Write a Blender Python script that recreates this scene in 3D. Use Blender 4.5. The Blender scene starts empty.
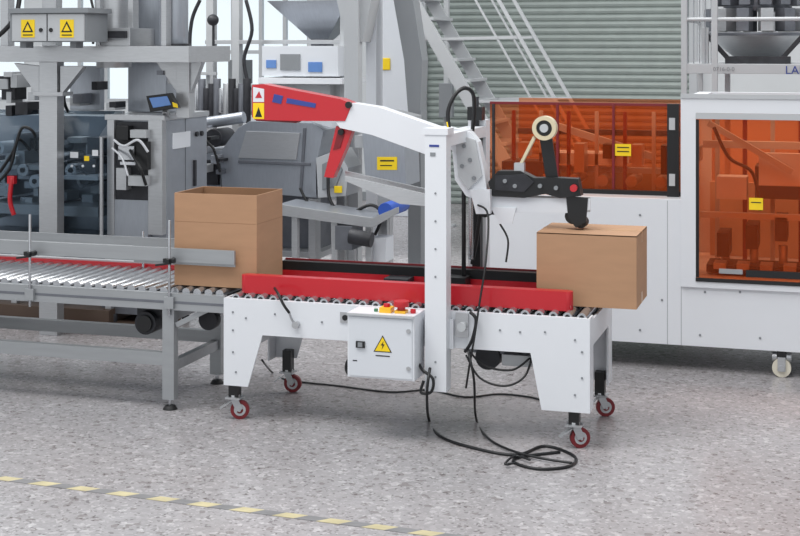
import bpy, bmesh, math, random
from mathutils import Vector, Matrix
random.seed(4)
# ---------------------------------------------------------------- calibration
TH=math.radians(17.2); CT,ST=math.cos(TH),math.sin(TH)
CX,CY,CZ=3.25,-7.37,2.15; F=1400.0; HY=45.0
def W(px,py,t):
    a=(px-400)/F; b=(HY-py)/F
    dx=CT*a-ST; dy=ST*a+CT; l=(t-CY)/dy
    return (CX+l*dx,t,CZ+l*b)
def G(px,py,z=0.0):
    l=(CZ-z)*F/(py-HY); a=(px-400)/F
    return (CX+l*(CT*a-ST),CY+l*(ST*a+CT),z)
def lin(c):
    r=[]
    for v in c:
        v=v/255.0
        r.append(v/12.92 if v<=0.04045 else ((v+0.055)/1.055)**2.4)
    return tuple(r)+(1,)
# ---------------------------------------------------------------- materials
def mat(name,c,rough=.5,metal=0.0,var=.06,scale=6,coat=0,stretch=None,bump=0):
    m=bpy.data.materials.new(name); m.use_nodes=True; nt=m.node_tree; N=nt.nodes; L=nt.links
    b=N['Principled BSDF']; b.inputs['Roughness'].default_value=rough; b.inputs['Metallic'].default_value=metal
    if coat: b.inputs['Coat Weight'].default_value=coat
    tc=N.new('ShaderNodeTexCoord'); mp=N.new('ShaderNodeMapping'); L.new(tc.outputs['Object'],mp.inputs[0])
    if stretch: mp.inputs['Scale'].default_value=stretch
    n=N.new('ShaderNodeTexNoise'); n.inputs['Scale'].default_value=scale; n.inputs['Detail'].default_value=4; L.new(mp.outputs[0],n.inputs['Vector'])
    r=N.new('ShaderNodeValToRGB'); l=lin(c)
    r.color_ramp.elements[0].position=.3; r.color_ramp.elements[1].position=.7
    r.color_ramp.elements[0].color=tuple(max(0,v*(1-var)) for v in l[:3])+(1,)
    r.color_ramp.elements[1].color=tuple(min(1,v*(1+var)) for v in l[:3])+(1,)
    L.new(n.outputs['Fac'],r.inputs[0]); L.new(r.outputs[0],b.inputs['Base Color'])
    if bump:
        bp=N.new('ShaderNodeBump'); bp.inputs['Strength'].default_value=bump; bp.inputs['Distance'].default_value=.01
        L.new(n.outputs['Fac'],bp.inputs['Height']); L.new(bp.outputs[0],b.inputs['Normal'])
    return m
white=mat('white_paint',(218,221,226),.38,0,.012,3)
white2=mat('white_panel',(208,212,218),.45,0,.012,3)
red=mat('red_paint',(186,16,32),.35,0,.02,3,coat=.3)
dred=mat('dark_red',(116,24,32),.45)
steel=mat('stainless_steel',(180,182,185),.30,.6,.05,14,stretch=(1,1,10))
steel_b=mat('stainless_brushed_blue',(160,165,173),.32,.55,.05,10,stretch=(8,1,1))
steel_d=mat('stainless_dark',(112,115,122),.40,.5,.12,10)
alu=mat('aluminium',(158,161,164),.42,.45,.05,10,stretch=(.3,3,3))
zinc=mat('zinc_roller',(185,187,191),.25,.85,.08,20)
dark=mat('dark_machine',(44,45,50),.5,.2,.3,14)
grey=mat('grey_paint',(130,134,138),.5,0,.03,4)
lgrey=mat('light_grey_paint',(180,183,186),.5,0,.02,4)
black=mat('black_plastic',(16,17,20),.42)
rubber=mat('rubber_black',(22,22,24),.6)
card=mat('cardboard',(170,132,102),.8,0,.05,5,stretch=(1,1,4))
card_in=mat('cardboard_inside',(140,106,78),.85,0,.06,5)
cardtape=mat('packing_tape_tan',(184,150,116),.3)
yellow=mat('yellow_label',(240,205,20),.5)
yel2=mat('yellow_plastic',(235,180,40),.4)
beige=mat('tape_roll_beige',(206,194,164),.45)
blue=mat('blue_belt',(40,80,170),.5)
bluel=mat('blue_label',(50,66,140),.5)
cream=mat('cream_plastic',(212,206,190),.45)
brown=mat('brown_base',(84,68,58),.6)
wood=mat('pale_interior_panel',(206,176,150),.6)
green=mat('green_plastic',(60,120,90),.5)
wallm=mat('wall_paint',(205,208,210),.8,0,.03,1)
screen=mat('screen_blue',(90,130,190),.2)
def glassy(name,c,fac=.22,rough=.08,base=None):
    m=bpy.data.materials.new(name); m.use_nodes=True; nt=m.node_tree; N=nt.nodes; L=nt.links
    N.remove(N['Principled BSDF']); out=N['Material Output']
    t=N.new('ShaderNodeBsdfTransparent'); g=N.new('ShaderNodeBsdfPrincipled'); mx=N.new('ShaderNodeMixShader')
    t.inputs[0].default_value=lin(c); g.inputs['Base Color'].default_value=lin(base or c); g.inputs['Roughness'].default_value=rough
    mx.inputs[0].default_value=fac; L.new(t.outputs[0],mx.inputs[1]); L.new(g.outputs[0],mx.inputs[2]); L.new(mx.outputs[0],out.inputs[0])
    return m
orange=glassy('orange_acrylic',(250,206,176),.10,.04,(222,104,52))
orange_b=glassy('orange_acrylic_rear',(252,216,192),.08,.1,(226,110,56))
blueg=glassy('smoked_acrylic',(219,226,231),.06,.04,(112,124,136))
wglass=glassy('window_glass',(248,252,254),.04,.05)
# ---------------------------------------------------------------- mesh builder
class B:
    def __init__(s,name): s.n=name; s.bm=bmesh.new(); s.mats=[]
    def mi(s,m):
        if m not in s.mats: s.mats.append(m)
        return s.mats.index(m)
    def _f(s,vs,i,sm=False):
        try:
            f=s.bm.faces.new(vs); f.material_index=i; f.smooth=sm; return f
        except ValueError: return None
    def prism(s,m,pts,y0,y1):
        i=s.mi(m); a=[s.bm.verts.new((p[0],y0,p[-1])) for p in pts]; b=[s.bm.verts.new((p[0],y1,p[-1])) for p in pts]
        s._f(a,i); s._f(b[::-1],i); n=len(pts)
        for k in range(n): s._f((a[k],b[k],b[(k+1)%n],a[(k+1)%n]),i)
    def xprism(s,m,pts,x0,x1):  # pts (y,z)
        i=s.mi(m); a=[s.bm.verts.new((x0,p[0],p[1])) for p in pts]; b=[s.bm.verts.new((x1,p[0],p[1])) for p in pts]
        s._f(a,i); s._f(b[::-1],i); n=len(pts)
        for k in range(n): s._f((a[k],b[k],b[(k+1)%n],a[(k+1)%n]),i)
    def box(s,m,x0,x1,y0,y1,z0,z1):
        s.prism(m,[(x0,z0),(x1,z0),(x1,z1),(x0,z1)],y0,y1)
    def pp(s,m,pix,t0,t1): s.prism(m,[W(p[0],p[1],t0) for p in pix],t0,t1)
    def pb(s,m,a,b,c,d,t0,t1):
        mx=(a+b)/2; x0=W(a,0,t0)[0]; x1=W(b,0,t0)[0]; s.box(m,x0,x1,t0,t1,W(mx,d,t0)[2],W(mx,c,t0)[2])
    def cyl(s,m,p0,p1,r,seg=16,r2=None,caps=True):
        if r2 is None: r2=r
        i=s.mi(m); p0=Vector(p0); p1=Vector(p1); d=(p1-p0).normalized()
        u=d.orthogonal().normalized(); v=d.cross(u); A=[];Bv=[]
        if seg==4: u,v=(Vector((.7071,.7071,0)),Vector((-.7071,.7071,0)))
        for k in range(seg):
            an=2*math.pi*k/seg; o=u*math.cos(an)+v*math.sin(an)
            A.append(s.bm.verts.new(p0+o*r)); Bv.append(s.bm.verts.new(p1+o*r2))
        for k in range(seg): s._f((A[k],A[(k+1)%seg],Bv[(k+1)%seg],Bv[k]),i,seg>6)
        if caps: s._f(A[::-1],i); s._f(Bv,i)
    def ring(s,m,c,axis,ro,ri,w,seg=32):
        i=s.mi(m); c=Vector(c); d=Vector(axis).normalized(); u=d.orthogonal().normalized(); v=d.cross(u)
        R=[]
        for k in range(seg):
            an=2*math.pi*k/seg; o=u*math.cos(an)+v*math.sin(an)
            R.append([s.bm.verts.new(c+o*r+d*h) for r,h in ((ro,-w/2),(ro,w/2),(ri,w/2),(ri,-w/2))])
        for k in range(seg):
            a=R[k]; b=R[(k+1)%seg]
            for j in range(4): s._f((a[j],b[j],b[(j+1)%4],a[(j+1)%4]),i,j in(0,2))
    def bar(s,m,p0,p1,w,h):
        i=s.mi(m); p0=Vector(p0); p1=Vector(p1); d=(p1-p0).normalized()
        up=Vector((0,0,1)) if abs(d.z)<.98 else Vector((1,0,0))
        if abs(d.y)<.1: side=Vector((0,1,0))
        else: side=d.cross(up).normalized()
        n=side.cross(d).normalized()
        vs=[[s.bm.verts.new(p+side*a*w/2+n*b*h/2) for a,b in((-1,-1),(1,-1),(1,1),(-1,1))] for p in(p0,p1)]
        s._f(vs[0],i); s._f(vs[1][::-1],i)
        for k in range(4): s._f((vs[0][k],vs[0][(k+1)%4],vs[1][(k+1)%4],vs[1][k]),i)
    def tube(s,m,pts,r,seg=8,sub=6):
        i=s.mi(m); P=[Vector(p) for p in pts]; Q=[]
        for k in range(len(P)-1):
            p0=P[max(k-1,0)];p1=P[k];p2=P[k+1];p3=P[min(k+2,len(P)-1)]
            for j in range(sub):
                t=j/sub
                Q.append(.5*((2*p1)+(p2-p0)*t+(2*p0-5*p1+4*p2-p3)*t*t+(3*p1-p0-3*p2+p3)*t**3))
        Q.append(P[-1]); d=(Q[1]-Q[0]).normalized(); u=d.orthogonal().normalized(); prev=None; first=None
        for k,q in enumerate(Q):
            d=(Q[min(k+1,len(Q)-1)]-Q[max(k-1,0)])
            if d.length<1e-6: continue
            d.normalize(); u=(u-d*u.dot(d)).normalized(); v=d.cross(u)
            c=[s.bm.verts.new(q+(u*math.cos(2*math.pi*a/seg)+v*math.sin(2*math.pi*a/seg))*r) for a in range(seg)]
            if prev:
                for a in range(seg): s._f((prev[a],prev[(a+1)%seg],c[(a+1)%seg],c[a]),i,True)
            else: first=c
            prev=c
        s._f(first[::-1],i); s._f(prev,i)
    def sphere(s,m,c,r,sz=1):
        i=s.mi(m); g=bmesh.ops.create_uvsphere(s.bm,u_segments=16,v_segments=10,radius=r,matrix=Matrix.Translation(c)@Matrix.Diagonal((1,1,sz,1)))
        for v in g['verts']:
            for f in v.link_faces: f.material_index=i; f.smooth=True
    def finish(s,bevel=.003,parent=None):
        bmesh.ops.recalc_face_normals(s.bm,faces=s.bm.faces[:])
        xs=[v.co.x for v in s.bm.verts]; ys=[v.co.y for v in s.bm.verts]; zs=[v.co.z for v in s.bm.verts]
        o=Vector(((min(xs)+max(xs))/2,(min(ys)+max(ys))/2,min(zs)))
        bmesh.ops.translate(s.bm,verts=s.bm.verts[:],vec=-o)
        me=bpy.data.meshes.new(s.n); s.bm.to_mesh(me); s.bm.free()
        for m in s.mats: me.materials.append(m)
        ob=bpy.data.objects.new(s.n,me); ob.location=o; bpy.context.collection.objects.link(ob)
        if bevel:
            b=ob.modifiers.new('edge_bevel','BEVEL'); b.width=bevel; b.segments=2; b.limit_method='ANGLE'; b.angle_limit=math.radians(50)
        if parent:
            ob.parent=parent; ob.matrix_parent_inverse=Matrix.Translation(-Vector(parent.location))
        return ob
def empty(name,loc):
    e=bpy.data.objects.new(name,None); e.location=loc; bpy.context.collection.objects.link(e); return e
def text(name,body,loc,size,m,parent,rx=90,ry=0,ex=.001,sx=1):
    cu=bpy.data.curves.new(name,'FONT'); cu.body=body; cu.size=size; cu.extrude=ex; cu.materials.append(m)
    ob=bpy.data.objects.new(name,cu); bpy.context.collection.objects.link(ob)
    ob.location=loc; ob.rotation_euler=(math.radians(rx),math.radians(ry),0); ob.scale=(sx,1,1)
    if parent:
        ob.parent=parent; ob.matrix_parent_inverse=Matrix.Translation(-Vector(parent.location))
    return ob
def warn(b,cx,y,cz,s):
    b.prism(black,[(cx-s,cz-s*.8),(cx+s,cz-s*.8),(cx,cz+s*.95)],y-.001,y)
    k=.84
    b.prism(yellow,[(cx-s*k,cz-s*.71),(cx+s*k,cz-s*.71),(cx,cz+s*.76)],y-.002,y-.001)
    b.prism(black,[(cx+s*.12,cz+s*.36),(cx-s*.2,cz-s*.1),(cx,cz-s*.1),(cx-s*.1,cz-s*.55),(cx+s*.22,cz+.02*s),(cx+.02*s,cz+.02*s)],y-.003,y-.002)
# ================================================================ ROOM
def floor_mat():
    m=bpy.data.materials.new('speckled_floor'); m.use_nodes=True; nt=m.node_tree;N=nt.nodes;L=nt.links;b=N['Principled BSDF']
    tc=N.new('ShaderNodeTexCoord')
    def vor(scale,stops):
        v=N.new('ShaderNodeTexVoronoi'); v.inputs['Scale'].default_value=scale; L.new(tc.outputs['Object'],v.inputs['Vector'])
        sp=N.new('ShaderNodeSeparateColor'); L.new(v.outputs['Color'],sp.inputs[0])
        r=N.new('ShaderNodeValToRGB'); r.color_ramp.interpolation='CONSTANT'
        els=r.color_ramp.elements
        els[0].position=0; els[0].color=stops[0][1]; els[1].position=stops[1][0]; els[1].color=stops[1][1]
        for p,c in stops[2:]:
            e=els.new(p); e.color=c
        L.new(sp.outputs[0],r.inputs[0]); return r
    g=lambda v:lin((v+1,v-1,v+1))
    r1=vor(34,[(0,lin((108,100,99))),(.05,g(148)),(.3,g(156)),(.7,g(165)),(.93,g(192))])
    r2=vor(80,[(0,lin((82,76,77))),(.07,g(152)),(.5,g(162)),(.92,g(194))])
    mx=N.new('ShaderNodeMix'); mx.data_type='RGBA'; mx.inputs[0].default_value=.5; L.new(r1.outputs[0],mx.inputs[6]); L.new(r2.outputs[0],mx.inputs[7])
    n=N.new('ShaderNodeTexNoise'); n.inputs['Scale'].default_value=.8; n.inputs['Detail'].default_value=7; n.inputs['Roughness'].default_value=.65; L.new(tc.outputs['Object'],n.inputs['Vector'])
    rr=N.new('ShaderNodeValToRGB'); rr.color_ramp.elements[0].position=.3; rr.color_ramp.elements[1].position=.7; rr.color_ramp.elements[0].color=(.88,.85,.84,1); rr.color_ramp.elements[1].color=(1.02,1.02,1.02,1); L.new(n.outputs['Fac'],rr.inputs[0])
    m2=N.new('ShaderNodeMix'); m2.data_type='RGBA'; m2.blend_type='MULTIPLY'; m2.inputs[0].default_value=1; L.new(mx.outputs[2],m2.inputs[6]); L.new(rr.outputs[0],m2.inputs[7])
    L.new(m2.outputs[2],b.inputs['Base Color']); b.inputs['Roughness'].default_value=.27
    return m
f=B('floor'); f.box(floor_mat(),-15,10,-9,12,-.1,0); f.finish(0)
tp=B('floor_marking_tape')
ym=mat('worn_yellow_tape',(182,172,136),.6,0,.16,9); km=mat('worn_dark_tape',(118,118,120),.6,0,.12,9)
x=-1.4
while x<1.75:
    y=lambda X:-1.32-.058*(X+.70)
    w=.05
    for c,a,bb in((ym,0,.11),(km,.11,.22)):
        i=tp.mi(c); vs=[tp.bm.verts.new(p) for p in((x+a,y(x+a)-.028,.001),(x+bb,y(x+bb)-.028,.001),(x+bb+w,y(x+bb)+.028,.001),(x+a+w,y(x+a)+.028,.001))]
        vt=[tp.bm.verts.new((v.co.x,v.co.y,.002)) for v in vs]
        tp._f(vt,i); tp._f(vs[::-1],i)
        for q in range(4): tp._f((vs[q],vs[(q+1)%4],vt[(q+1)%4],vt[q]),i)
    x+=.22
tp.finish(0)
WT=11.0
wb=B('wall_back')
def wx(px): return W(px,0,WT)[0]
wins=[(-90,25),(52,132),(160,232),(236,308)]
zb=1.30; zt=4.6
xs=[-15]
for a,b_ in wins: xs+= [wx(a),wx(b_)]
sh0,sh1=wx(428),wx(690); shz=4.5
wb.box(wallm,-15,xs[1],WT,WT+.2,0,6)
for k in range(len(wins)):
    a,b_=xs[1+2*k],xs[2+2*k]
    wb.box(wallm,a,b_,WT,WT+.2,0,zb); wb.box(wallm,a,b_,WT,WT+.2,zt,6)
    nx=xs[3+2*k] if k<len(wins)-1 else 10
    wb.box(wallm,b_,nx,WT,WT+.2,0,6)
wb.finish(0)
for s_,xx in(('left',-15.2),('right',10.0)):
    w_=B('wall_'+s_); w_.box(wallm,xx,xx+.2,-9,12,0,6); w_.finish(0)
bb=B('baseboard_back'); bb.box(grey,-15,sh0-.1,WT-.02,WT,0,.12); bb.finish()
for k in range(len(wins)):
    a,b_=xs[1+2*k],xs[2+2*k]; o=B('window_%d'%(k+1))
    o.box(lgrey,a,b_,WT+.02,WT+.1,zb,zb+.06); o.box(lgrey,a,b_,WT+.02,WT+.1,zt-.06,zt)
    n=3
    for j in range(n+1):
        xx=a+(b_-a)*j/n; o.box(lgrey,max(a,xx-.025),min(b_,xx+.025),WT+.021,WT+.099,zb+.06,zt-.06)
    for z in(2.05,3.2): o.box(lgrey,a,b_,WT+.023,WT+.097,z-.025,z+.025)
    o.box(wglass,a,b_,WT+.05,WT+.056,zb,zt)
    o.finish(0)
d=B('door_1'); shm=mat('shutter_green_grey',(150,159,155),.5,.1)
z=0.0; o_=-.13
while z<shz:
    d.prism(shm,[(sh0,z),(sh1,z),(sh1,z+.088),(sh0,z+.088)],WT+.09+o_,WT+.11+o_)
    d.xprism(shm,[(WT+.09+o_,z+.002),(WT+.074+o_,z+.016),(WT+.066+o_,z+.045),(WT+.074+o_,z+.074),(WT+.09+o_,z+.086)],sh0,sh1)
    z+=.088
d.box(lgrey,sh0-.08,sh0,WT-.13,WT-.005,0,shz); d.box(lgrey,sh1,sh1+.1,WT-.13,WT-.005,0,shz)
d.finish(0)
p=B('building_pillar'); p.pb(white2,376,412,0,100,9.4,9.9)
for v in p.bm.verts: v.co.z = 6 if v.co.z>CZ else 0
p.pb(red,412,419,55,75,9.45,9.6); p.pb(yellow,380,390,58,70,9.38,9.399)
p.finish(.01)

# ================================================================ CARTON SEALER
S=B('machine_body')
prof=[(-.09,.70),(2.02,.70),(2.02,.20),(1.76,.20),(1.70,.50),(.15,.50),(.06,.20),(-.09,.20)]
S.prism(white,prof,0,.012); S.prism(white,prof,.758,.77)
for xx,dx in((-.089,.012),(2.007,.012)):
    S.box(white,xx,xx+dx,.012,.12,.2,.70); S.box(white,xx,xx+dx,.65,.758,.2,.70); S.box(white,xx,xx+dx,.12,.65,.54,.68)
S.box(white,-.08,2.0,.012,.04,.688,.699); S.box(white,-.08,2.0,.73,.758,.688,.699)
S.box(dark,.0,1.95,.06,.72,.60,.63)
nr=27
for k in range(nr):
    xx=-.03+k*(2.0/(nr-1)); S.cyl(zinc,(xx,.035,.697),(xx,.735,.697),.025,14)
    S.cyl(black,(xx,.03,.697),(xx,.05,.697),.014,8)
def caster(S,x,y,ang=0,wm=dred):
    S.box(black,x-.028,x+.028,y-.028,y+.028,.13,.26)
    S.cyl(steel,(x,y,.115),(x,y,.14),.03,12); S.box(steel,x-.045,x+.045,y-.04,y+.04,.118,.128)
    c=Vector((x+.03*math.cos(ang),y+.03*math.sin(ang),.054)); ax=Vector((-math.sin(ang),math.cos(ang),0))
    S.cyl(wm,c-ax*.014,c+ax*.014,.054,28); S.cyl(lgrey,c-ax*.017,c+ax*.017,.034,20); S.cyl(wm,c-ax*.019,c+ax*.019,.02,16); S.cyl(steel,c-ax*.034,c+ax*.034,.008,10)
    for sgn in(-1,1):
        S.bar(steel,c+ax*.025*sgn,Vector((x,y,.118))+ax*.025*sgn,.005,.04)
    di=Vector((math.cos(ang),math.sin(ang),0))
    S.bar(steel,Vector((x,y,.112))-di*.01,Vector((x,y,.075))-di*.06,.035,.006)
    S.bar(steel,Vector((x,y,.085))-di*.055,Vector((x,y,.06))-di*.085,.03,.008)
caster(S,-.04,.045,.3); caster(S,1.93,.045,.5); caster(S,.02,.72,.1); caster(S,1.96,.72,.4)
for (px,py) in [(233,312),(233,330),(246,318),(233,352),(236,372),(575,340),(582,352),(582,378),(545,332),(575,395),(500,330),(520,332),(322,322),(275,314)]:
    w=W(px,py,0); S.cyl(grey,(w[0],-.005,w[2]),(w[0],.001,w[2]),.006,10)
RX=1.875
S.box(red,.0,RX,.10,.165,.715,.82); S.box(black,.02,RX-.03,.165,.18,.73,.80)
S.cyl(red,(RX,.1325,.716),(RX,.1325,.819),.032,16); S.cyl(red,(0,.1325,.716),(0,.1325,.819),.032,16)
S.cyl(rubber,(RX-.03,.15,.735),(RX-.03,.15,.795),.045,18)
for xx in(.3,.85,1.6): S.box(steel,xx,xx+.03,.181,.3,.722,.735)
S.box(red,.0,RX,.665,.72,.715,.765); S.box(black,.0,RX,.665,.72,.765,.82); S.box(dred,.0,RX,.72,.73,.715,.83)
S.box(black,.95,1.2,.54,.664,.724,.79); S.box(dark,.70,.85,.54,.664,.724,.765)
S.box(black,.6,.64,.18,.63,.722,.727); S.box(black,1.45,1.52,.18,.63,.722,.73)
S.box(steel_d,1.28,1.66,.2,.5,.44,.60); S.cyl(dark,(1.42,.18,.42),(1.42,.45,.42),.07,20); S.box(lgrey,1.52,1.68,.1,.3,.40,.46)
S.box(dark,.3,.7,.25,.5,.5,.6)
S.bar(white,(.06,.1,.45),(.06,.7,.45),.05,.05); S.bar(white,(1.75,.1,.45),(1.75,.7,.45),.05,.05)
S.box(steel,.62,.68,-.006,0,.60,.66); S.cyl(black,(.65,-.012,.63),(.65,-.004,.63),.016,16)
S.tube(black,[(.2,.06,.76),(.26,-.03,.745),(.3,-.05,.69),(.33,-.04,.645)],.008); S.tube(steel,[(.33,-.04,.645),(.34,-.02,.60),(.35,0,.58)],.007)
S.cyl(steel,(.36,-.03,.575),(.36,.0,.575),.02,16)
# control cabinet
S.box(white,.733,1.111,-.20,-.012,.352,.70); S.box(white2,.745,1.099,-.206,-.2,.362,.680)
S.box(lgrey,.733,1.111,-.215,-.2,.688,.70)
S.box(black,.785,.835,-.216,-.206,.515,.55); S.box(grey,.797,.823,-.219,-.216,.52,.545)
warn(S,.935,-.2065,.54,.052); S.box(black,.895,.975,-.2075,-.2065,.475,.481)
for zz in(.42,.62): S.cyl(steel,(1.08,-.212,zz),(1.08,-.206,zz),.012,14)
S.box(black,.765,.79,-.2075,-.2065,.44,.446)
S.box(yel2,.90,.965,-.16,-.09,.70,.728); S.cyl(red,(.932,-.125,.728),(.932,-.125,.745),.018,20)
S.box(yel2,.985,1.045,-.155,-.095,.70,.715); S.cyl(red,(1.015,-.125,.715),(1.015,-.125,.735),.022,20); S.cyl(red,(1.015,-.125,.735),(1.015,-.125,.765),.042,28)
S.cyl(green,(.872,-.13,.70),(.872,-.13,.715),.011,16); S.cyl(red,(1.08,-.12,.70),(1.08,-.12,.722),.015,16)
S.tube(black,[(.73,-.05,.42),(.69,-.06,.41),(.675,-.06,.36),(.70,-.07,.33),(.735,-.06,.345),(.74,-.05,.38)],.009)
S.tube(black,[(1.11,-.1,.42),(1.14,-.14,.40),(1.2,-.15,.36),(1.19,-.15,.29),(1.13,-.14,.28),(1.14,-.12,.34)],.008)
# gantry columns
S.box(white,1.14,1.26,-.10,-.004,.28,1.69); S.box(white,1.12,1.28,-.03,-.012,.5,.66)
S.box(white,1.13,1.27,-.105,.02,1.665,1.70)
for z_ in(.36,.44,.9,1.05,1.2,1.35): S.cyl(grey,(1.2,-.104,z_),(1.2,-.1,z_),.006,8)
S.box(bluel,1.165,1.22,-.103,-.1,1.60,1.612); S.box(grey,1.17,1.2,-.103,-.1,1.55,1.57)
S.box(white,1.15,1.26,.80,.90,.30,1.70); S.box(dark,1.18,1.23,.795,.80,.8,1.66)
S.box(white,1.12,1.28,.77,.8,.5,.66)
S.box(white,1.151,1.259,-.003,.80,1.60,1.664)
S.cyl(black,(1.17,.62,.72),(1.17,.62,1.62),.013,10); S.cyl(black,(1.13,.2,.86),(1.13,.2,1.6),.012,10); S.cyl(zinc,(1.23,.55,.9),(1.23,.55,1.62),.014,10)
S.box(black,1.19,1.24,.74,.80,.82,1.6); S.tube(black,[(1.2,.7,1.55),(1.27,.66,1.3),(1.24,.68,1.05),(1.2,.7,.85)],.012)
S.box(black,1.16,1.25,.74,.82,1.70,1.78); S.cyl(dark,(1.21,.78,1.66),(1.21,.78,1.84),.012,8)
# head mast
S.pp(white,[(420,126),(447,127),(470,132),(478,142),(484,170),(487,192),(478,200),(466,196),(455,180),(452,150),(425,150)],.34,.42)
S.pp(lgrey,[(455,134),(475,140),(482,176),(468,190),(458,176)],.325,.34)
for q in((464,146),(470,160),(474,178),(462,166)):
    w=W(q[0],q[1],.325); S.cyl(grey,(w[0],.318,w[2]),(w[0],.326,w[2]),.012,12)
# red/white arm
S.pp(red,[(252,85),(262,84),(340,99),(352,104),(345,121),(300,121),(255,120),(252,117)],.33,.45)
S.pp(white,[(352,103),(378,107),(442,129),(452,140),(430,156),(372,135),(340,128),(334,120),(345,121)],.335,.445)
S.pp(dred,[(255,117),(300,120),(296,123),(256,121)],.36,.42)
S.pp(yellow,[(253,103),(264,103),(264,119),(253,119)],.327,.33)
S.pp(white,[(253,87),(264,89),(264,102),(253,102)],.327,.33)
S.pp(black,[(255,117),(258.5,107),(262,117)],.3255,.327)
S.pp(red,[(255,98),(262,98),(259,91)],.3255,.327)
S.pp(bluel,[(274,94),(283,96),(281,104),(272,102)],.326,.33)
S.pp(bluel,[(287,98),(316,103.5),(315,108),(286,103)],.326,.33)
S.pp(red,[(336,126),(352,131),(345,150),(333,178),(324,177),(330,152)],.36,.42)
S.pp(dred,[(338,130),(345,132),(340,148),(333,150)],.355,.36)
w=W(341,132,.35); S.cyl(black,(w[0],.34,w[2]),(w[0],.44,w[2]),.018,14)
S.pp(steel,[(345,176),(425,194),(425,206),(400,204),(345,181)],.30,.33)
S.pp(steel,[(345,171),(425,189),(425,193),(345,175)],.52,.55)
w=W(347,100,.3); S.cyl(black,(w[0],.32,w[2]-.03),(w[0],.34,w[2]-.03),.02,14)
# tape head
S.pp(black,[(488,182),(498,171),(520,171),(534,178),(560,178),(578,179),(581,196),(560,198),(545,194),(524,198),(492,196)],.34,.42)
S.pp(dark,[(495,176),(524,174),(534,182),(524,192),(495,190)],.328,.34)
S.pp(white2,[(476,196),(590,199),(590,210),(575,213),(520,213),(476,209)],.36,.375); S.pp(lgrey,[(476,194),(590,197),(590,212),(476,210)],.47,.485)
S.pp(white,[(490,207),(516,208),(512,224),(500,224)],.35,.36)
S.pp(white,[(470,190),(490,190),(490,214),(476,214)],.30,.34)
S.pp(dark,[(476,206),(500,208),(500,215),(478,214)],.37,.46)
for q,r in(((573,216),.045),((581,223),.03),((485,212),.03)):
    w=W(q[0],q[1],.38); S.cyl(rubber,(w[0],.37,w[2]),(w[0],.47,w[2]),r,20); S.cyl(steel,(w[0],.36,w[2]),(w[0],.48,w[2]),.01,10)
S.pp(black,[(566,196),(588,198),(586,222),(576,228),(568,218)],.355,.365)
w=W(574,188,.33); S.cyl(red,(w[0],.31,w[2]),(w[0],.34,w[2]),.02,16)
for q in((505,181),(515,186),(540,186),(556,188)):
    w=W(q[0],q[1],.33); S.cyl(grey,(w[0],.322,w[2]),(w[0],.345,w[2]),.012,12)
S.pp(black,[(538,128),(550,126),(558,178),(546,180)],.40,.412)
w=W(545,128,.37); c=(w[0],.37,w[2]); S.ring(beige,c,(0,1,0),.068,.045,.06,36); S.cyl(black,(w[0],.35,w[2]),(w[0],.40,w[2]),.043,24); S.cyl(lgrey,(w[0],.335,w[2]),(w[0],.35,w[2]),.024,20)
S.pp(beige,[(533,136),(535,139),(520,168),(518,166)],.355,.385)
S.pp(steel,[(514,163),(524,163),(524,174),(514,174)],.35,.39)
S.tube(black,[W(450,136,.28),W(448,112,.30),W(455,95,.33),W(465,88,.36),W(473,94,.4),W(474,112,.45),W(472,135,.5)],.012)
S.tube(yellow,[W(447,122,.26),W(449,135,.25),W(450,150,.24)],.004)
S.tube(black,[W(478,205,.30),W(488,215,.2),W(486,260,.05),W(480,300,-.03),W(474,340,-.06),W(470,362,-.05),W(466,388,-.02)],.006)
S.tube(black,[W(500,224,.36),W(508,240,.34),W(506,262,.3)],.006)
S.tube(black,[W(465,352,-.03),W(472,340,-.04),W(476,320,-.03),W(470,312,-.02)],.009)
w=W(463,326,-.01); S.cyl(lgrey,(w[0],-.05,w[2]),(w[0],0,w[2]),.025,16); S.box(steel,w[0]-.04,w[0]+.03,-.02,-.001,w[2]-.06,w[2]+.07)
sealer=empty('carton_sealing_machine',(.96,.38,0))
S.finish(.0035,sealer)
C=B('power_cables')
def gp(l,z=.008): return [G(a,b,z) for a,b in l]
C.tube(black,[W(430,368,-.12),W(427,392,-.15)]+gp([(429,420),(440,436),(470,447),(515,455),(545,446),(574,456),(570,466),(540,469),(515,463),(520,457),(560,452)]),.008)
C.tube(black,[W(468,350,-.04),W(474,380,-.05)]+gp([(476,418),(488,438),(510,450),(540,458),(572,463)],.016),.007)
C.tube(black,[W(262,360,.3)]+gp([(272,372),(288,380),(340,386),(390,392),(430,390),(465,397),(500,394),(535,398),(552,405)],.007),.006)
C.tube(black,[W(470,352,.0),W(485,366,.02),W(512,370,.05),W(530,358,.08)],.006)
C.tube(black,[W(466,355,.0)]+[W(480,378,-.02),W(505,386,-.02),W(525,376,.05),W(533,352,.1)],.006)
C.tube(black,gp([(515,463),(505,464),(515,456),(530,460)],.02),.006)
C.finish(0,sealer)

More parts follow.
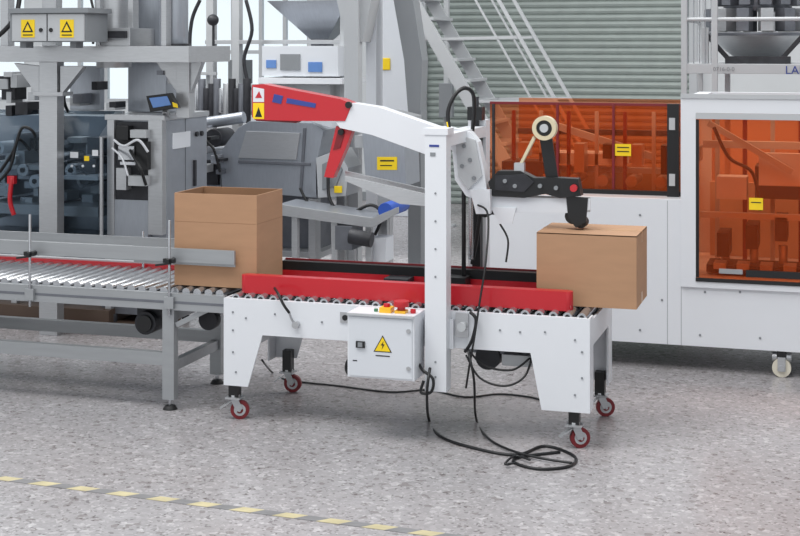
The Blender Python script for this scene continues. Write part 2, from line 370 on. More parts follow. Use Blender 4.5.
# ================================================================ CARTONS
def carton(name,x0,x1,y0,y1,z0,z1,openflaps):
    c=B(name); t=.006
    c.box(card,x0,x1,y0,y0+t,z0,z1); c.box(card,x0,x1,y1-t,y1,z0,z1)
    c.box(card,x0,x0+t,y0+t,y1-t,z0,z1); c.box(card,x1-t,x1,y0+t,y1-t,z0,z1)
    c.box(card,x0+t,x1-t,y0+t,y1-t,z0,z0+t)
    if openflaps:
        zf=z1-.17
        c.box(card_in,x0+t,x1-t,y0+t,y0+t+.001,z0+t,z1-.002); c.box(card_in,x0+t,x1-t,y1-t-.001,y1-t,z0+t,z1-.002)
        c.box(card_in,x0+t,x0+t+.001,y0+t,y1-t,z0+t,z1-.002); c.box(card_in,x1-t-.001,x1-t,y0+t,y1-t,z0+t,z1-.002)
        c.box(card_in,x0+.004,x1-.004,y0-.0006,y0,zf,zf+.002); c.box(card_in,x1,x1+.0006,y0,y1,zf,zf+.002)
    else:
        m=(y0+y1)/2
        c.box(card,x0,x1,y0,m-.001,z1-t,z1+.001); c.box(card,x0,x1,m+.001,y1,z1-t,z1+.001)
        c.box(cardtape,x0-.001,x1+.001,m-.025,m+.025,z1+.001,z1+.002)
        c.box(cardtape,x1,x1+.001,m-.025,m+.025,z1-.06,z1+.002); c.box(cardtape,x0-.001,x0,m-.025,m+.025,z1-.06,z1+.002)
        c.box(cardtape,x1,x1+.001,m-.025,m+.025,z0,z0+.06)
    return c.finish(.0015)
carton('cardboard_box',-.50,.03,.20,.60,.7225,1.27,True)
carton('cardboard_box',1.688,2.236,.22,.66,.7225,1.118,False)

# ================================================================ ROLLER CONVEYOR
R=B('roller_conveyor')
x0,x1=-3.2,-.13
R.box(alu,x0,x1,.10,.13,.59,.682); R.box(alu,x0,x1,.10,.14,.682,.69); R.box(alu,x0,x1,.13,.14,.59,.598)
R.box(steel_d,x0,x1,.098,.10,.63,.645)
R.box(alu,x0,x1,.80,.83,.59,.735); R.box(red,x0,x1,.785,.80,.695,.735); R.box(lgrey,x0,x1,.80,.84,.735,.745)
n=int((x1-x0)/.072)
for k in range(n):
    xx=x1-.045-k*.072; R.cyl(zinc,(xx,.13,.695),(xx,.80,.695),.025,14)
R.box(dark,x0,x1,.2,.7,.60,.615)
for xx in(-.53,-2.4):
    R.box(alu,xx,xx+.075,.101,.16,.06,.59); R.box(alu,xx,xx+.075,.76,.82,.06,.59)
    R.box(alu,xx+.015,xx+.06,.16,.76,.22,.28); R.box(alu,xx+.015,xx+.06,.16,.76,.52,.58)
    for yy in(.13,.79):
        R.cyl(zinc,(xx+.037,yy,.02),(xx+.037,yy,.07),.012,10); R.cyl(rubber,(xx+.037,yy,0),(xx+.037,yy,.022),.045,18,.03)
R.box(alu,x0,-.53,.106,.155,.26,.335); R.box(alu,x0,-.53,.765,.815,.26,.335)
R.bar(alu,(-.45,.13,.5),(-.25,.13,.60),.03,.03)
R.box(alu,x0,-.09,.150,.165,.866,.948); R.box(alu,-.75,-.091,.165,.172,.85,.94)
R.box(alu,x0,-.76,.166,.185,.93,.947)
R.box(alu,x0,-.55,.70,.715,.86,.92)
for px in(33,172):
    xx=W(px,0,.125)[0]; R.cyl(zinc,(xx,.09,.56),(xx,.09,1.12),.008,10); R.box(alu,xx-.03,xx+.03,.078,.099,.60,.67)
    R.cyl(black,(xx,.06,.88),(xx,.15,.88),.014,12); R.box(black,xx-.035,xx+.035,.075,.105,.87,.895); R.bar(black,(xx+.02,.07,.87),(xx-.08,.07,.855),.012,.012)
for xx in(-1.0,-2.4): R.cyl(zinc,(xx,.76,.7),(xx,.76,.95),.008,8)
R.cyl(dark,(-.72,.25,.47),(-.72,.5,.47),.07,24); R.cyl(black,(-.72,.235,.47),(-.72,.25,.47),.05,24); R.box(dark,-.8,-.64,.3,.7,.5,.59)
R.cyl(dark,(-.33,.3,.5),(-.33,.36,.5),.06,24)
R.finish(.003)

# ================================================================ RIGHT WHITE CASE PACKER
M=B('case_packing_machine')
T=2.0; xl=W(487,0,T)[0]; xr=4.3; zt_=1.13; xm=W(681,0,T)[0]; xm2=W(696,0,T)[0]
M.box(white,xl,xr,T,T+.03,.17,.60); M.box(white,xl,xm2,T,T+.03,.60,zt_)
M.box(white,xl,xr,T+1.3,T+1.33,.17,.7); M.box(white,xl,xl+.03,T+.03,T+1.3,.17,zt_); M.box(white,xr-.03,xr,T+.03,T+1.3,.17,1.0)
M.box(white2,xl+.03,xr-.03,T+.03,T+1.3,.58,.61)
M.box(lgrey,xl+.03,xm,T+.03,T+.20,zt_-.02,zt_)
M.box(grey,xm,xm+.003,T-.001,T,.17,.56); M.box(grey,2.2,2.203,T-.001,T,.17,1.12)
M.box(white,xm,xm2,T-.02,T+.06,.615,1.705); M.box(white,xm,xr,T-.02,T+.06,1.705,1.80); M.box(white,xm,xr,T-.02,T-.001,.56,.615)
M.box(white,xr-.1,xr,T-.02,T+.06,.615,1.705); M.box(white,xm,xm2,T+1.24,T+1.32,.61,1.705); M.box(white,xr-.1,xr-.031,T+1.24,T+1.32,.61,1.705)
M.box(white,xm,xr,T+1.24,T+1.32,1.705,1.8); M.box(white,xm,xm2,T+.06,T+1.24,1.705,1.8); M.box(white,xr-.1,xr,T+.06,T+1.24,1.705,1.8)
M.box(lgrey,xm,xr,T-.03,T-.02,1.80,1.83)
M.box(orange,xm2,xr-.1,T,T+.008,.615,1.705)
M.box(orange_b,xm2,xr-.1,T+1.28,T+1.288,.615,1.705)
M.box(lgrey,xm2,xr-.1,T-.025,T-.01,1.665,1.704)
M.box(black,xm2,xm2+.02,T-.01,T-.001,.625,1.66); M.box(black,xm2,xr-.1,T-.028,T-.021,.60,.625); M.box(black,xm2+.32,xr-.1,T-.03,T-.012,.645,.69)
M.box(alu,xm2+.15,xm2+.3,T-.03,T-.012,.66,.69)
M.pb(black,667,679,104,201,T+.15,T+.19)
M.box(black,xl+.1,xm,T+.2,T+.23,1.13,1.16)
xo=W(490,0,T+.25)[0]; ztop=W(600,104,T+.25)[2]
M.box(orange,xo,xm,T+.25,T+.258,1.13,ztop); M.box(dred,xo,xm,T+.245,T+.265,ztop-.01,ztop+.008)
M.box(orange_b,xo,xm,T+1.2,T+1.208,1.0,ztop)
for px in(492,556,612):
    M.pb(dred if px!=492 else dark,px,px+2.5,104,196,T+.23,T+.25)
M.pb(yellow,615,631,144,156,T+.235,T+.24); M.pb(black,617,629,147,148,T+.233,T+.235); M.pb(black,617,629,151,152,T+.233,T+.235)
M.pb(yellow,749,763,198,210,T-.012,T-.008); M.pb(black,751,761,202,203,T-.014,T-.012)
M.pb(lgrey,669,675,118,130,T+.14,T+.15); M.pb(lgrey,669,675,174,186,T+.14,T+.15)
M.box(card,xo+.1,xm,T+.9,T+1.1,.9,1.24); M.box(lgrey,xo,xm,T+.6,T+.65,1.24,1.28); M.box(dark,xo+.1,xm,T+.7,T+.75,1.50,1.54)
M.box(white2,xo+.3,xo+.9,T+.5,T+.8,1.30,1.38); M.bar(lgrey,(xo+.3,T+.6,1.6),(xo+1.1,T+.6,1.36),.03,.05)
M.box(dark,xo+.05,xo+.35,T+.4,T+.7,1.13,1.32)
for k in range(7):
    xx=xo+.10+k*.2; M.box(lgrey if k%2 else dred,xx,xx+.025,T+.5,T+.53,1.0,1.68)
    M.cyl(steel,(xx+.07,T+.4,1.20),(xx+.07,T+.75,1.20),.04,14); M.box(dark if k%2 else steel,xx+.08,xx+.15,T+.35,T+.5,1.36-.05*(k%3),1.46)
M.box(wood,xm2,xr-.1,T+1.1,T+1.15,.612,1.15)
for k in range(6):
    xx=xm2+.06+k*.19
    M.box((lgrey,dred)[k%2],xx,xx+.03,T+.8,T+.84,.62,1.68); M.box(dark,xx+.05,xx+.13,T+.3,T+.6,.72+.06*(k%3),.88+.06*(k%3)); M.cyl(steel,(xx+.1,T+.4,.62),(xx+.1,T+.4,.8),.03,12)
M.box(lgrey,xm2,xr-.1,T+.5,T+.55,1.44,1.49); M.box(lgrey,xm2,xr-.1,T+.3,T+.35,.98,1.02); M.box(dark,xm2+.05,xr-.2,T+.2,T+.5,.63,.68)
M.box(dark,xm2+.35,xm2+.8,T+.5,T+.8,1.10,1.32); M.box(white2,xm2+.1,xm2+.3,T+.4,T+.6,1.1,1.25); M.box(white2,xm2+.38,xm2+.7,T+.4,T+.45,1.2,1.42)
M.bar(lgrey,(xm2+.05,T+.35,1.62),(xm2+.6,T+.35,1.30),.03,.04)
M.tube(black,[(xm2+.1,T+.2,1.6),(xm2+.2,T+.18,1.4),(xm2+.35,T+.2,1.3),(xm2+.4,T+.22,1.05)],.012)
for k in range(6): M.box(steel,xm2+.1+k*.15,xm2+.18+k*.15,T+.15,T+.3,.66,.70)
for xx,yy in((2.93,2.03),(xl+.2,2.1),(xl+.2,3.2),(4.1,3.2)):
    M.box(black,xx-.03,xx+.03,yy-.02,yy+.04,.12,.18); M.cyl(steel,(xx-.06,yy+.02,.125),(xx+.06,yy+.02,.125),.03,14)
    M.cyl(cream,(xx,yy-.02,.06),(xx,yy+.02,.06),.06,24); M.cyl(steel,(xx,yy-.04,.06),(xx,yy+.04,.06),.02,12)
    for s_ in(-1,1): M.box(steel,xx-.025,xx+.025,yy+s_*.028-.003,yy+s_*.028+.003,.04,.13)
M.box(dark,xl+.1,xr-.05,T+.4,T+.9,.16,.18)
for q in((640,330),(700,335),(760,338),(640,215),(662,300),(705,292),(740,292)):
    w=W(q[0],q[1],T); M.cyl(grey,(w[0],T-.004,w[2]),(w[0],T,w[2]),.008,10)
M.finish(.003)

# ================================================================ WEIGHER PLATFORM (upper right)
P=B('multihead_weigher_platform'); t=5.0
xa=W(681,0,t)[0]; xb=xa+2.6
zd=W(740,68,t)[2]
P.box(lgrey,xa+.004,xb-.004,t+.004,t+1.596,zd-.05,zd+.035)
for xx in(xa,xa+.26,xb-.05): 
    P.box(lgrey,xx,xx+.05,t,t+.05,0,zd+1.1); P.box(lgrey,xx,xx+.05,t+1.55,t+1.6,0,zd+1.1)
for zz in(.42,.85): P.cyl(lgrey,(xa,t+.02,zd+zz),(xb,t+.02,zd+zz),.018,10); P.cyl(lgrey,(xa+.02,t+.02,zd+zz),(xa+.02,t+1.58,zd+zz),.018,10)
for k in range(5): P.cyl(zinc,(xa+.05+k*.05,t+.1,zd),(xa+.05+k*.05,t+.1,zd+.9),.006,6)
w=W(757,0,t+.5); cx=w[0]; cy=t+.6
P.cyl(steel,(cx,cy,zd+.04),(cx,cy,zd+.28),.14,24,.46); P.cyl(steel_d,(cx,cy,zd+.28),(cx,cy,zd+.31),.46,24)
for k in range(14):
    an=2*math.pi*k/14; u=Vector((math.cos(an),math.sin(an),0)); v=Vector((-u.y,u.x,0)); c0=Vector((cx,cy,zd+.42))+u*.40
    P.bar(steel if k%2 else steel_d,c0-v*.055,c0+v*.055,.14,.2); P.bar(steel_d,c0+Vector((0,0,.2))-v*.05-u*.06,c0+Vector((0,0,.2))+v*.05-u*.06,.14,.14)
P.cyl(steel_d,(cx,cy,zd+.5),(cx,cy,zd+.85),.3,24); P.cyl(steel,(cx,cy,zd+.85),(cx,cy,zd+1.1),.3,24,.5)
for s_ in(-1,1): P.box(lgrey,cx+s_*.42-.03,cx+s_*.42+.03,cy-.5,cy-.44,zd+.035,zd+.35)
P.bar(dark,(cx-.42,cy-.47,zd+.3),(cx-.2,cy-.47,zd+.05),.04,.04); P.bar(dark,(cx+.42,cy-.47,zd+.3),(cx+.2,cy-.47,zd+.05),.04,.04)
P.box(dark,cx-.25,cx+.3,cy-.5,cy-.4,zd+.035,zd+.1)
po=P.finish(.003)
w=W(785,74,t); text('maker_lettering','LAN',(w[0],t-.001,w[2]),.10,bluel,po)
w=W(713,71,t); text('deck_lettering','0716-0-0',(w[0],t-.001,w[2]),.05,grey,po)

# ================================================================ STAIR
ss=B('steel_staircase'); t=7.0
a=Vector(W(412,0,t)); b_=Vector(W(474,108,t)); dv=(b_-a)
a2=a-dv*.6; k=(a.z-0.0)/(a.z-b_.z); e=a+dv*k
for tt in(t,t+.8):
    o=Vector((0,tt-t,0)); ss.bar(lgrey,a2+o,e+o,.04,.14)
for off in(0,.8):
    h0=a2+Vector((.9,off,.10)); h1=e+Vector((.9,off,.0)); ss.bar(lgrey,h0,h1,.03,.035)
    ss.bar(lgrey,h0-Vector((.25,0,0)),h1-Vector((.25,0,0)),.02,.02)
n=15
for j in range(1,n):
    p_=e+(a2-e)*j/n; ss.box(lgrey,p_.x-.1,p_.x+.12,t,t+.8,p_.z-.015,p_.z+.015)
    if j%3==1:
        for off in(0,.8): ss.bar(lgrey,p_+Vector((0,off,0)),p_+Vector((.9,off,.02)),.025,.025)
ss.finish(0)
sp=B('service_column'); w=W(446,0,8.6); sp.box(lgrey,w[0]-.03,w[0]+.03,8.6,8.66,0,5); sp.box(lgrey,w[0]-.1,w[0]+.1,8.55,8.7,0,.03); sp.box(grey,w[0]-.06,w[0]+.1,8.5,8.6,1.3,1.7); sp.finish()

# ================================================================ LEFT: vertical packaging line (one machine, several parts)
line=empty('vertical_packaging_machine',(-3.2,2.4,0))
V=B('frame'); t=1.76
def post(b,m,px0,px1,t,d,ztop,z0=0):
    xa_=W(px0,0,t)[0]; xb_=W(px1,0,t)[0]; b.box(m,xa_,xb_,t,t+d,z0,ztop)
zb_=W(60,62,t)[2]; zt2=W(60,46,t)[2]; zcab=W(150,118,2.0)[2]
post(V,steel,39,57,t,.10,zb_); post(V,steel,176,189,t+.32,.09,zb_,zcab)
xa=W(-60,0,t)[0]; xe=W(190,0,t)[0]; DP=.6
V.box(steel,xa,xe,t-.02,t+.10,zb_,zt2); V.box(steel,xa,xe,t+DP,t+DP+.1,zb_,zt2)
V.box(steel,xe-.14,xe,t+.10,t+DP,zb_,zt2); V.box(steel,W(38,0,t)[0],W(58,0,t)[0],t+.10,t+DP,zb_,zt2)
post(V,steel,39,57,t+DP,.1,zb_); post(V,steel,176,189,t+DP,.1,zb_,zcab)
V.pp(steel,[(39,66),(39,98),(14,63)],t+.02,t+.08); V.pp(steel,[(60,66),(60,96),(84,66)],t+.02,t+.08); V.pp(steel,[(178,62),(178,94),(156,62)],t+.34,t+.4); V.pp(steel,[(190,62),(190,94),(202,62)],t+.34,t+.4)
V.box(steel,W(34,0,t)[0],W(64,0,t)[0],t-.02,t+.13,W(50,96,t)[2],W(50,92,t)[2])
for a_,b2 in((42,56),(128,133),(161,166),(0,8),(96,100)): V.pb(steel,a_,b2,-40,46,t+.11,t+.2)
V.pb(steel_b,134,160,-40,46,t+.4,t+.5); V.pb(steel,101,130,28,46,t+.01,t+.4); V.pb(dark,104,126,31,38,t-.01,t+.01)
V.pb(steel_b,128,166,62,112,t+.62,t+.85); V.pb(steel_b,70,100,66,110,t+.52,t+.59)
w=W(114,18,t+.3); V.cyl(steel,(w[0],t+.3,1.98),(w[0],t+.3,2.7),.13,24,.15)
w=W(176,10,t+.3); V.cyl(steel_b,(w[0],t+.3,2.15),(w[0],t+.3,2.7),.09,24); V.cyl(dark,(w[0],t+.3,2.10),(w[0],t+.3,2.16),.11,24)
V.tube(black,[W(20,-5,t),W(16,15,t-.05),W(5,30,t-.08),W(-10,42,t-.1)],.018); V.tube(black,[W(90,-5,t),W(95,20,t-.05),W(93,44,t-.08)],.01)
V.tube(black,[W(62,66,t+.2),W(66,84,t+.2),W(64,100,t+.2),W(68,112,t+.3)],.012)
for k in range(10):
    px=-5+random.random()*36; py=68+random.random()*38; V.pb(random.choice([dark,steel_d,lgrey,steel,zinc]),px,px+4+random.random()*10,py,py+4+random.random()*12,t+.3+random.random()*.05,t+.48+random.random()*.04)
for k in range(8):
    px=66+random.random()*105; py=66+random.random()*38; V.pb(random.choice([dark,steel_d,lgrey,zinc]),px,px+4+random.random()*8,py,py+4+random.random()*10,t+.3+random.random()*.05,t+.48+random.random()*.04)
V.pp(black,[(146,96),(170,93),(178,108),(150,112)],t+.2,t+.25); V.pp(screen,[(149,98),(167,96),(171,105),(153,108)],t+.195,t+.2); V.pp(yellow,[(172,102),(177,104),(178,108),(173,107)],t+.194,t+.2)
V.bar(steel,W(165,110,t+.25),W(168,118,t+.35),.04,.04)
V.finish(.003,line)
E=B('electrical_enclosure'); t2=t-.33
E.pb(grey,10,86,13,42,t2,t2+.31); E.pb(lgrey,12,84,14,41,t2-.012,t2); E.pb(grey,8,88,8,13,t2-.03,t2+.31)
E.pb(dark,46.5,47.5,14,41,t2-.014,t2-.012)
for px in(28,67):
    w=W(px,28,t2-.013); s_=.045; E.box(yellow,w[0]-.055,w[0]+.055,t2-.016,t2-.012,w[2]-.068,w[2]+.06)
    E.prism(black,[(w[0]-s_,w[2]-.03),(w[0]+s_,w[2]-.03),(w[0],w[2]+.05)],t2-.018,t2-.016)
    E.prism(yellow,[(w[0]-s_*.6,w[2]-.02),(w[0]+s_*.6,w[2]-.02),(w[0],w[2]+.028)],t2-.019,t2-.018)
    E.box(black,w[0]-.04,w[0]+.04,t2-.018,t2-.016,w[2]-.054,w[2]-.046)
for k in(42,52): w=W(k,30,t2); E.cyl(black,(w[0],t2-.02,w[2]),(w[0],t2,w[2]),.015,10)
E.pb(grey,20,26,42,48,t2+.1,t2+.2); E.pb(grey,70,76,42,48,t2+.1,t2+.2)
E.finish(.0005,line)

K=B('forming_cabinet'); t=2.0
xa=W(107,0,t)[0]; xb=W(162,0,t)[0]; zc=W(150,118,t)[2]
K.box(steel_b,xa,xb,t+.05,t+.75,.35,zc-.02); K.box(steel,xa-.02,xb+.02,t+.0,t+.78,zc-.02,zc+.02)
K.pb(dark,112,148,122,200,t+.002,t+.048); K.pb(steel,148,162,120,235,t-.02,t+.049); K.pb(steel,107,114,120,235,t-.02,t+.049); K.pb(steel_b,114,148,200,240,t-.01,t+.047)
K.box(steel_b,xb,xb+.012,t+.05,t+.75,.3,zc-.021)
K.box(white2,xb+.012,xb+.02,t+.14,t+.44,zc-.24,zc-.12)
for yy in(t+.55,t+.64): K.cyl(dark,(xb+.012,yy,zc-.15),(xb+.03,yy,zc-.15),.02,12)
K.box(dark,xb+.012,xb+.03,t+.5,t+.53,zc-.55,zc-.35); K.box(steel_d,xb+.012,xb+.016,t+.36,t+.37,.35,zc-.02)
for (a_,b2,c_,d_,m_) in((116,128,126,140,black),(130,146,130,138,lgrey),(118,134,146,160,zinc),(136,147,142,170,black),(116,126,168,190,steel),(128,146,176,186,lgrey),(120,135,162,165,white)):
    K.pb(m_,a_,b2,c_,d_,t-.08,t+.02)
K.tube(white,[W(114,140,t-.1),W(124,146,t-.14),W(138,140,t-.14),W(148,152,t-.1)],.010); K.tube(black,[W(130,150,t-.1),W(140,168,t-.15),W(146,185,t-.1)],.012)
K.tube(white,[W(112,148,t-.1),W(122,158,t-.14),W(128,176,t-.14)],.008)
K.box(steel_d,xa-.1,xb-.001,t+.1,t+.7,.12,.349)
for xx in(xa,xb-.1): 
    for yy in(t+.1,t+.6): K.cyl(dark,(xx,yy,0),(xx,yy,.12),.03,12)
K.finish(.003,line)

H=B('guarded_infeed'); t=1.9
xa=W(-70,0,t)[0]; xb=W(102,0,t)[0]; zc=W(50,112,t)[2]; zm=W(50,240,t)[2]
H.box(steel_d,xa,xb-.05,t+.2,t+.9,zm-.2,zm-.001); H.box(brown,xa,xb,t+.1,t+.9,.06,.16); H.box(steel_b,xa,xb-.03,t+.62,t+.66,zm,zc-.06)
H.box(brown,xa,xb+.4,t+.0,t+.5,.0,.06)
for px in(-60,0,40,95): 
    xx=W(px,0,t)[0]; H.box(steel,xx,xx+.05,t+.149,t+.199,.16,zm-.002)
H.box(steel,xb-.04,xb,t+.03,t+.9,zm,zm+.04); H.box(steel,xb-.02,xb,t,t+.02,zm+.04,zc-.18); H.box(steel,xa,xb,t+.0,t+.03,zm,zm+.04); H.box(steel,xa,xb,t+.32,t+.35,zc-.03,zc)
H.xprism(blueg,[(t,zm+.04),(t,zc-.18),(t+.25,zc),(t+.26,zc),(t+.008,zc-.18),(t+.008,zm+.04)],xa,xb-.03)
H.box(blueg,xb-.02,xb-.015,t+.02,t+.6,zm+.04,zc-.2)
for k in range(40):
    px=-20+random.random()*112; py=132+random.random()*80; s1=4+random.random()*12; s2=3+random.random()*14
    H.pb(random.choice([steel,dark,lgrey,zinc,white2,steel_d,steel_b]),px,px+s1,py,py+s2,t+.22+random.random()*.25,t+.62)
for k in range(8):
    px=0+k*12; py=148+11*(k%4); w=W(px,py,t+.2); H.cyl(random.choice([zinc,steel,white2]),(w[0],t+.18,w[2]),(w[0],t+.5,w[2]),.05,20); H.cyl(dark,(w[0],t+.17,w[2]),(w[0],t+.18,w[2]),.02,10)
H.pb(steel,-20,98,205,215,t+.15,t+.6); H.pb(steel,0,60,165,170,t+.2,t+.5); H.pb(white2,62,98,176,180,t+.12,t+.5)
H.tube(black,[W(0,172,t-.04),W(14,150,t-.06),W(22,128,t-.04),W(34,133,t+.0),W(36,150,t+.1)],.012)
H.tube(black,[W(-5,185,t-.04),W(10,168,t-.06),W(18,140,t-.04),W(30,150,t+.1)],.012)
H.tube(red,[W(12,178,t-.05),W(10,200,t-.06),W(14,215,t-.05)],.018); H.pb(red,7,14,176,184,t-.06,t-.02)
H.pb(white,70,78,152,158,t-.006,t-.001); H.pb(yellow,84,89,156,161,t-.006,t-.001); H.pb(white,92,98,150,156,t-.006,t-.001)
for k in range(3):
    w=W(72+k*11,166,t-.003); H.cyl(white,(w[0],t-.01,w[2]),(w[0],t,w[2]),.01,10)
H.finish(.002,line)

# ================================================================ stainless bagger + outfeed conveyor
bag=empty('bagging_machine',(-2.2,3.8,0))
D=B('stainless_body'); t=3.6
D.pp(steel_b,[(220,152),(238,128),(250,121),(313,123),(324,130),(316,165),(316,198),(222,190)],t,t+.8)
D.pp(steel,[(246,131),(300,133),(296,160),(238,158)],t-.012,t); D.pp(steel_d,[(238,160),(310,163),(310,166),(238,163)],t-.014,t)
D.pp(steel_d,[(303,128),(306,128),(302,190),(299,190)],t-.011,t)
D.pp(yellow,[(334,186),(342,186),(342,193),(334,193)],t-.08,t-.07)
xa=W(222,0,t)[0]; xb=W(318,0,t)[0]; zl=W(270,195,t)[2]-.02
for xx in(xa+.01,xb-.09):
    for yy in(t+.01,t+.7): D.box(steel,xx,xx+.08,yy,yy+.08,0,zl)
D.box(steel,xa+.02,xb-.02,t+.1,t+.6,.35,.40); D.box(steel_d,xa+.1,xb-.1,t+.3,t+.6,.40,.9)
D.pb(steel_b,196,221,150,232,t+.1,t+.5); D.pb(dark,200,218,160,185,t+.06,t+.1)
w=W(208,125,t); D.cyl(steel_b,(w[0]-.15,t+.2,w[2]),(w[0]+.25,t+.2,w[2]+.06),.05,18); D.cyl(dark,(w[0],t+.1,w[2]-.12),(w[0],t+.4,w[2]-.12),.08,18)
for k in range(9): 
    px=196+random.random()*24; py=130+random.random()*40; D.pb(random.choice([black,zinc,lgrey,steel_d,dark]),px,px+3+random.random()*5,py,py+3+random.random()*9,t-.1-random.random()*.03,t+.05)
D.tube(black,[W(198,120,t-.1),W(206,140,t-.14),W(214,150,t-.14),W(220,172,t-.12)],.012)
D.pp(white2,[(308,100),(332,104),(332,128),(312,122)],t-.1,t+.1)
D.pp(lgrey,[(316,158),(338,150),(348,168),(346,196),(318,198)],t-.05,t+.3); D.pp(grey,[(322,164),(336,158),(342,170),(336,186),(322,190)],t-.07,t-.05)
D.tube(black,[W(328,176,t-.1),W(330,200,t-.15),W(345,215,t-.2),W(370,205,t-.2),W(382,215,t-.2),W(375,235,t-.2)],.014)
D.tube(black,[W(300,188,t-.1),W(310,205,t-.15),W(330,212,t-.2)],.012)
D.finish(.003,bag)
O=B('outfeed_belt'); t=3.0
O.pp(steel,[(270,203),(372,218),(398,207),(398,213),(372,228),(270,214)],t,t+.03)
O.pp(steel,[(270,203),(372,218),(398,207),(398,213),(372,228),(270,214)],t+.5,t+.53)
O.pp(steel_b,[(275,205),(370,219),(384,211),(384,213),(370,222),(275,208)],t+.031,t+.499)
w=W(384,211,t); O.cyl(blue,(w[0],t+.03,w[2]),(w[0],t+.5,w[2]),.06,24)
for px,pz in((290,212),(330,218),(364,223)):
    for tt in(t+.032,t+.44):
        xx=W(px,0,t)[0]; O.box(steel,xx,xx+.05,tt,tt+.05,0,W(px,pz,t)[2])
O.box(steel,W(291,0,t)[0],W(364,0,t)[0],t+.036,t+.07,.35,.39); O.pb(steel_d,335,352,226,250,t-.02,t+.25); O.pb(white2,372,386,238,262,t+.1,t+.3)
O.cyl(dark,W(350,236,t-.05),W(372,240,t-.05),.06,16)
O.finish(.002,bag)
U=B('product_chute_and_elevator'); t=4.4
post(U,lgrey,344,358,t,.12,3.4); post(U,white2,366,376,t+.32,.2,3.4)
U.pp(lgrey,[(330,-30),(378,-30),(362,42),(346,42)],t+.05,t+.3)
U.pp(grey,[(390,-20),(410,-20),(422,60),(420,112),(408,112),(404,60)],t+.3,t+.5)
xx=W(408,0,t+.3)[0]; U.box(grey,xx,xx+.12,t+.301,t+.499,0,W(410,110,t+.3)[2])
U.pp(steel_b,[(362,131),(404,134),(406,186),(366,184)],t-.9,t-.5); xx=W(378,0,t-.8)[0]; U.box(steel,xx,xx+.1,t-.8,t-.7,0,1.2)
U.pp(yellow,[(377,157),(397,157),(397,170),(377,170)],t-.906,t-.9); U.pp(black,[(380,160),(394,160),(394,161.5),(380,161.5)],t-.908,t-.906); U.pp(black,[(380,165),(392,165),(392,166),(380,166)],t-.908,t-.906)
U.pp(steel,[(352,118),(380,112),(404,118),(404,130),(362,130)],t-.905,t-.4)
xx=W(352,0,t)[0]; U.box(lgrey,xx-.2,xx+.6,t-.1,t+.7,0,.03); U.box(lgrey,xx,xx+.5,t+.002,t+.118,1.35,1.45); U.box(lgrey,xx+.3,xx+.4,t-.8,t+.0,1.3,1.4)
U.finish(.003,bag)

Q=B('dosing_hopper_machine'); t=6.0
xc=W(312,0,t)[0]
Q.cyl(steel_b,(xc,t+.3,CZ+.45),(xc,t+.3,CZ+.06),.62,4,.14); Q.box(steel_d,xc-.09,xc+.09,t+.2,t+.4,CZ-.15,CZ+.08)
for px in(340,352,206,232): post(Q,lgrey,px,px+7,t,.1,3.2)
for px in(206,340): post(Q,lgrey,px,px+7,t+.9,.1,3.2)
Q.pb(white2,262,338,46,76,t-.2,t+.4); Q.pb(white,258,342,78,84,t-.25,t+.5)
Q.pb(screen,308,322,62,72,t-.21,t-.2); Q.pb(screen,266,276,60,68,t-.21,t-.2); Q.pb(grey,280,300,54,70,t-.21,t-.2)
Q.pb(lgrey,268,330,84,122,t-.1,t+.4); Q.pb(steel_d,270,300,90,116,t-.12,t-.1)
Q.pb(steel,168,240,112,116,t+.002,t+.9); Q.pb(steel,205,350,40,44,t+.003,t+.097)
for k in range(4): Q.pb(lgrey,168+k*14,171+k*14,60,114,t-.05,t-.01)
Q.pb(lgrey,166,216,72,75,t-.048,t-.012); Q.pb(lgrey,166,216,92,95,t-.048,t-.012); Q.pb(blue,190,195,100,108,t-.1,t)
for k in range(12): 
    px=192+k*5; w=W(px,98+5*(k%3),t-.2); Q.cyl(random.choice([zinc,steel,dark,steel_d]),(w[0],t-.2,w[2]-.15),(w[0],t-.2,w[2]+.1*(1+k%3)),.04,12)
w=W(213,20,t-.3); Q.sphere(dark,(w[0],t-.3,w[2]),.06); Q.pb(dark,212,214,25,60,t-.3,t-.28)
Q.tube(dark,[W(200,0,t-.2),W(192,20,t-.2),W(190,50,t-.2),W(196,90,t-.2)],.02)
Q.tube(dark,[W(246,0,t-.2),W(252,30,t-.2),W(244,60,t-.2),W(250,90,t-.2)],.02)
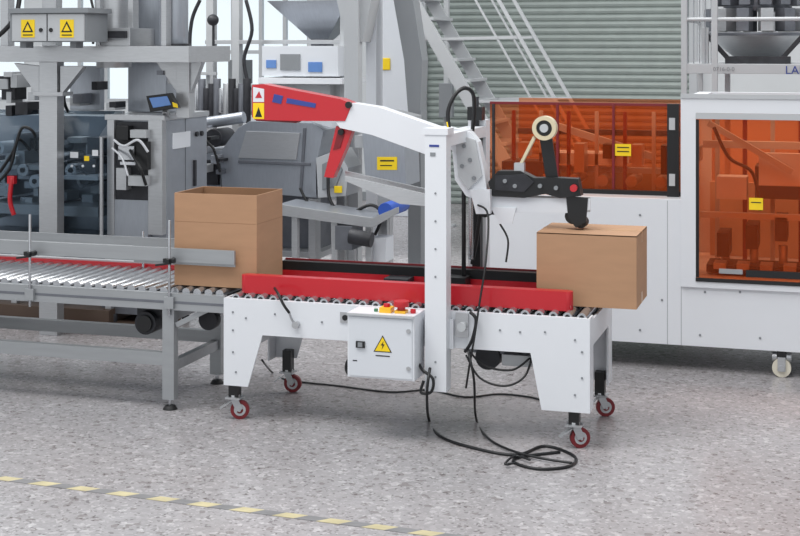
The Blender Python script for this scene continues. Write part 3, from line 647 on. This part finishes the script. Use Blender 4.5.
Q.pb(lgrey,225,257,85,111,t-.01,t+.3); Q.pb(grey,228,245,60,84,t+.1,t+.3)
Q.finish(.002)

# ================================================================ LIGHT
w=bpy.data.worlds.new('overcast_sky'); bpy.context.scene.world=w; w.use_nodes=True; nt=w.node_tree
bg=nt.nodes['Background']; tc=nt.nodes.new('ShaderNodeTexCoord'); sx=nt.nodes.new('ShaderNodeSeparateXYZ'); r=nt.nodes.new('ShaderNodeValToRGB')
nt.links.new(tc.outputs['Generated'],sx.inputs[0]); nt.links.new(sx.outputs[2],r.inputs[0]); nt.links.new(r.outputs[0],bg.inputs[0])
r.color_ramp.elements[0].position=0; r.color_ramp.elements[0].color=(.95,.98,1,1); r.color_ramp.elements[1].position=.5; r.color_ramp.elements[1].color=(.62,.65,.68,1)
bg.inputs[1].default_value=1.12
def area(name,loc,rot,sx,sy,e,c=(1,1,1)):
    l=bpy.data.lights.new(name,'AREA'); l.shape='RECTANGLE'; l.size=sx; l.size_y=sy; l.energy=e; l.color=c
    o=bpy.data.objects.new(name,l); o.location=loc; o.rotation_euler=rot; bpy.context.collection.objects.link(o); return o
area('overhead_fill',(1,-2.5,5.6),(0,0,0),5,2,190,(1,.98,.95))  # added area lights, out of view, giving direction from above; no fixtures modelled
area('overhead_fill',(-4,4,5.6),(0,0,0),5,2,200,(1,.98,.95))
area('overhead_fill',(3,5,5.6),(0,0,0),5,2,210,(1,.98,.95))
sun=bpy.data.lights.new('sun','SUN'); sun.energy=1.25; sun.angle=math.radians(24); so=bpy.data.objects.new('sun',sun); so.rotation_euler=(math.radians(16),math.radians(-24),0); bpy.context.collection.objects.link(so); so.location=(0,0,8)
# ================================================================ CAMERA
cd=bpy.data.cameras.new('camera'); co=bpy.data.objects.new('camera',cd); bpy.context.collection.objects.link(co)
cd.sensor_width=36; cd.lens=F/800*36; cd.shift_y=-(268-HY)/800; co.location=(CX,CY,CZ); co.rotation_euler=(math.radians(90),0,TH)
bpy.context.scene.camera=co
bpy.context.scene.view_settings.view_transform='Standard'
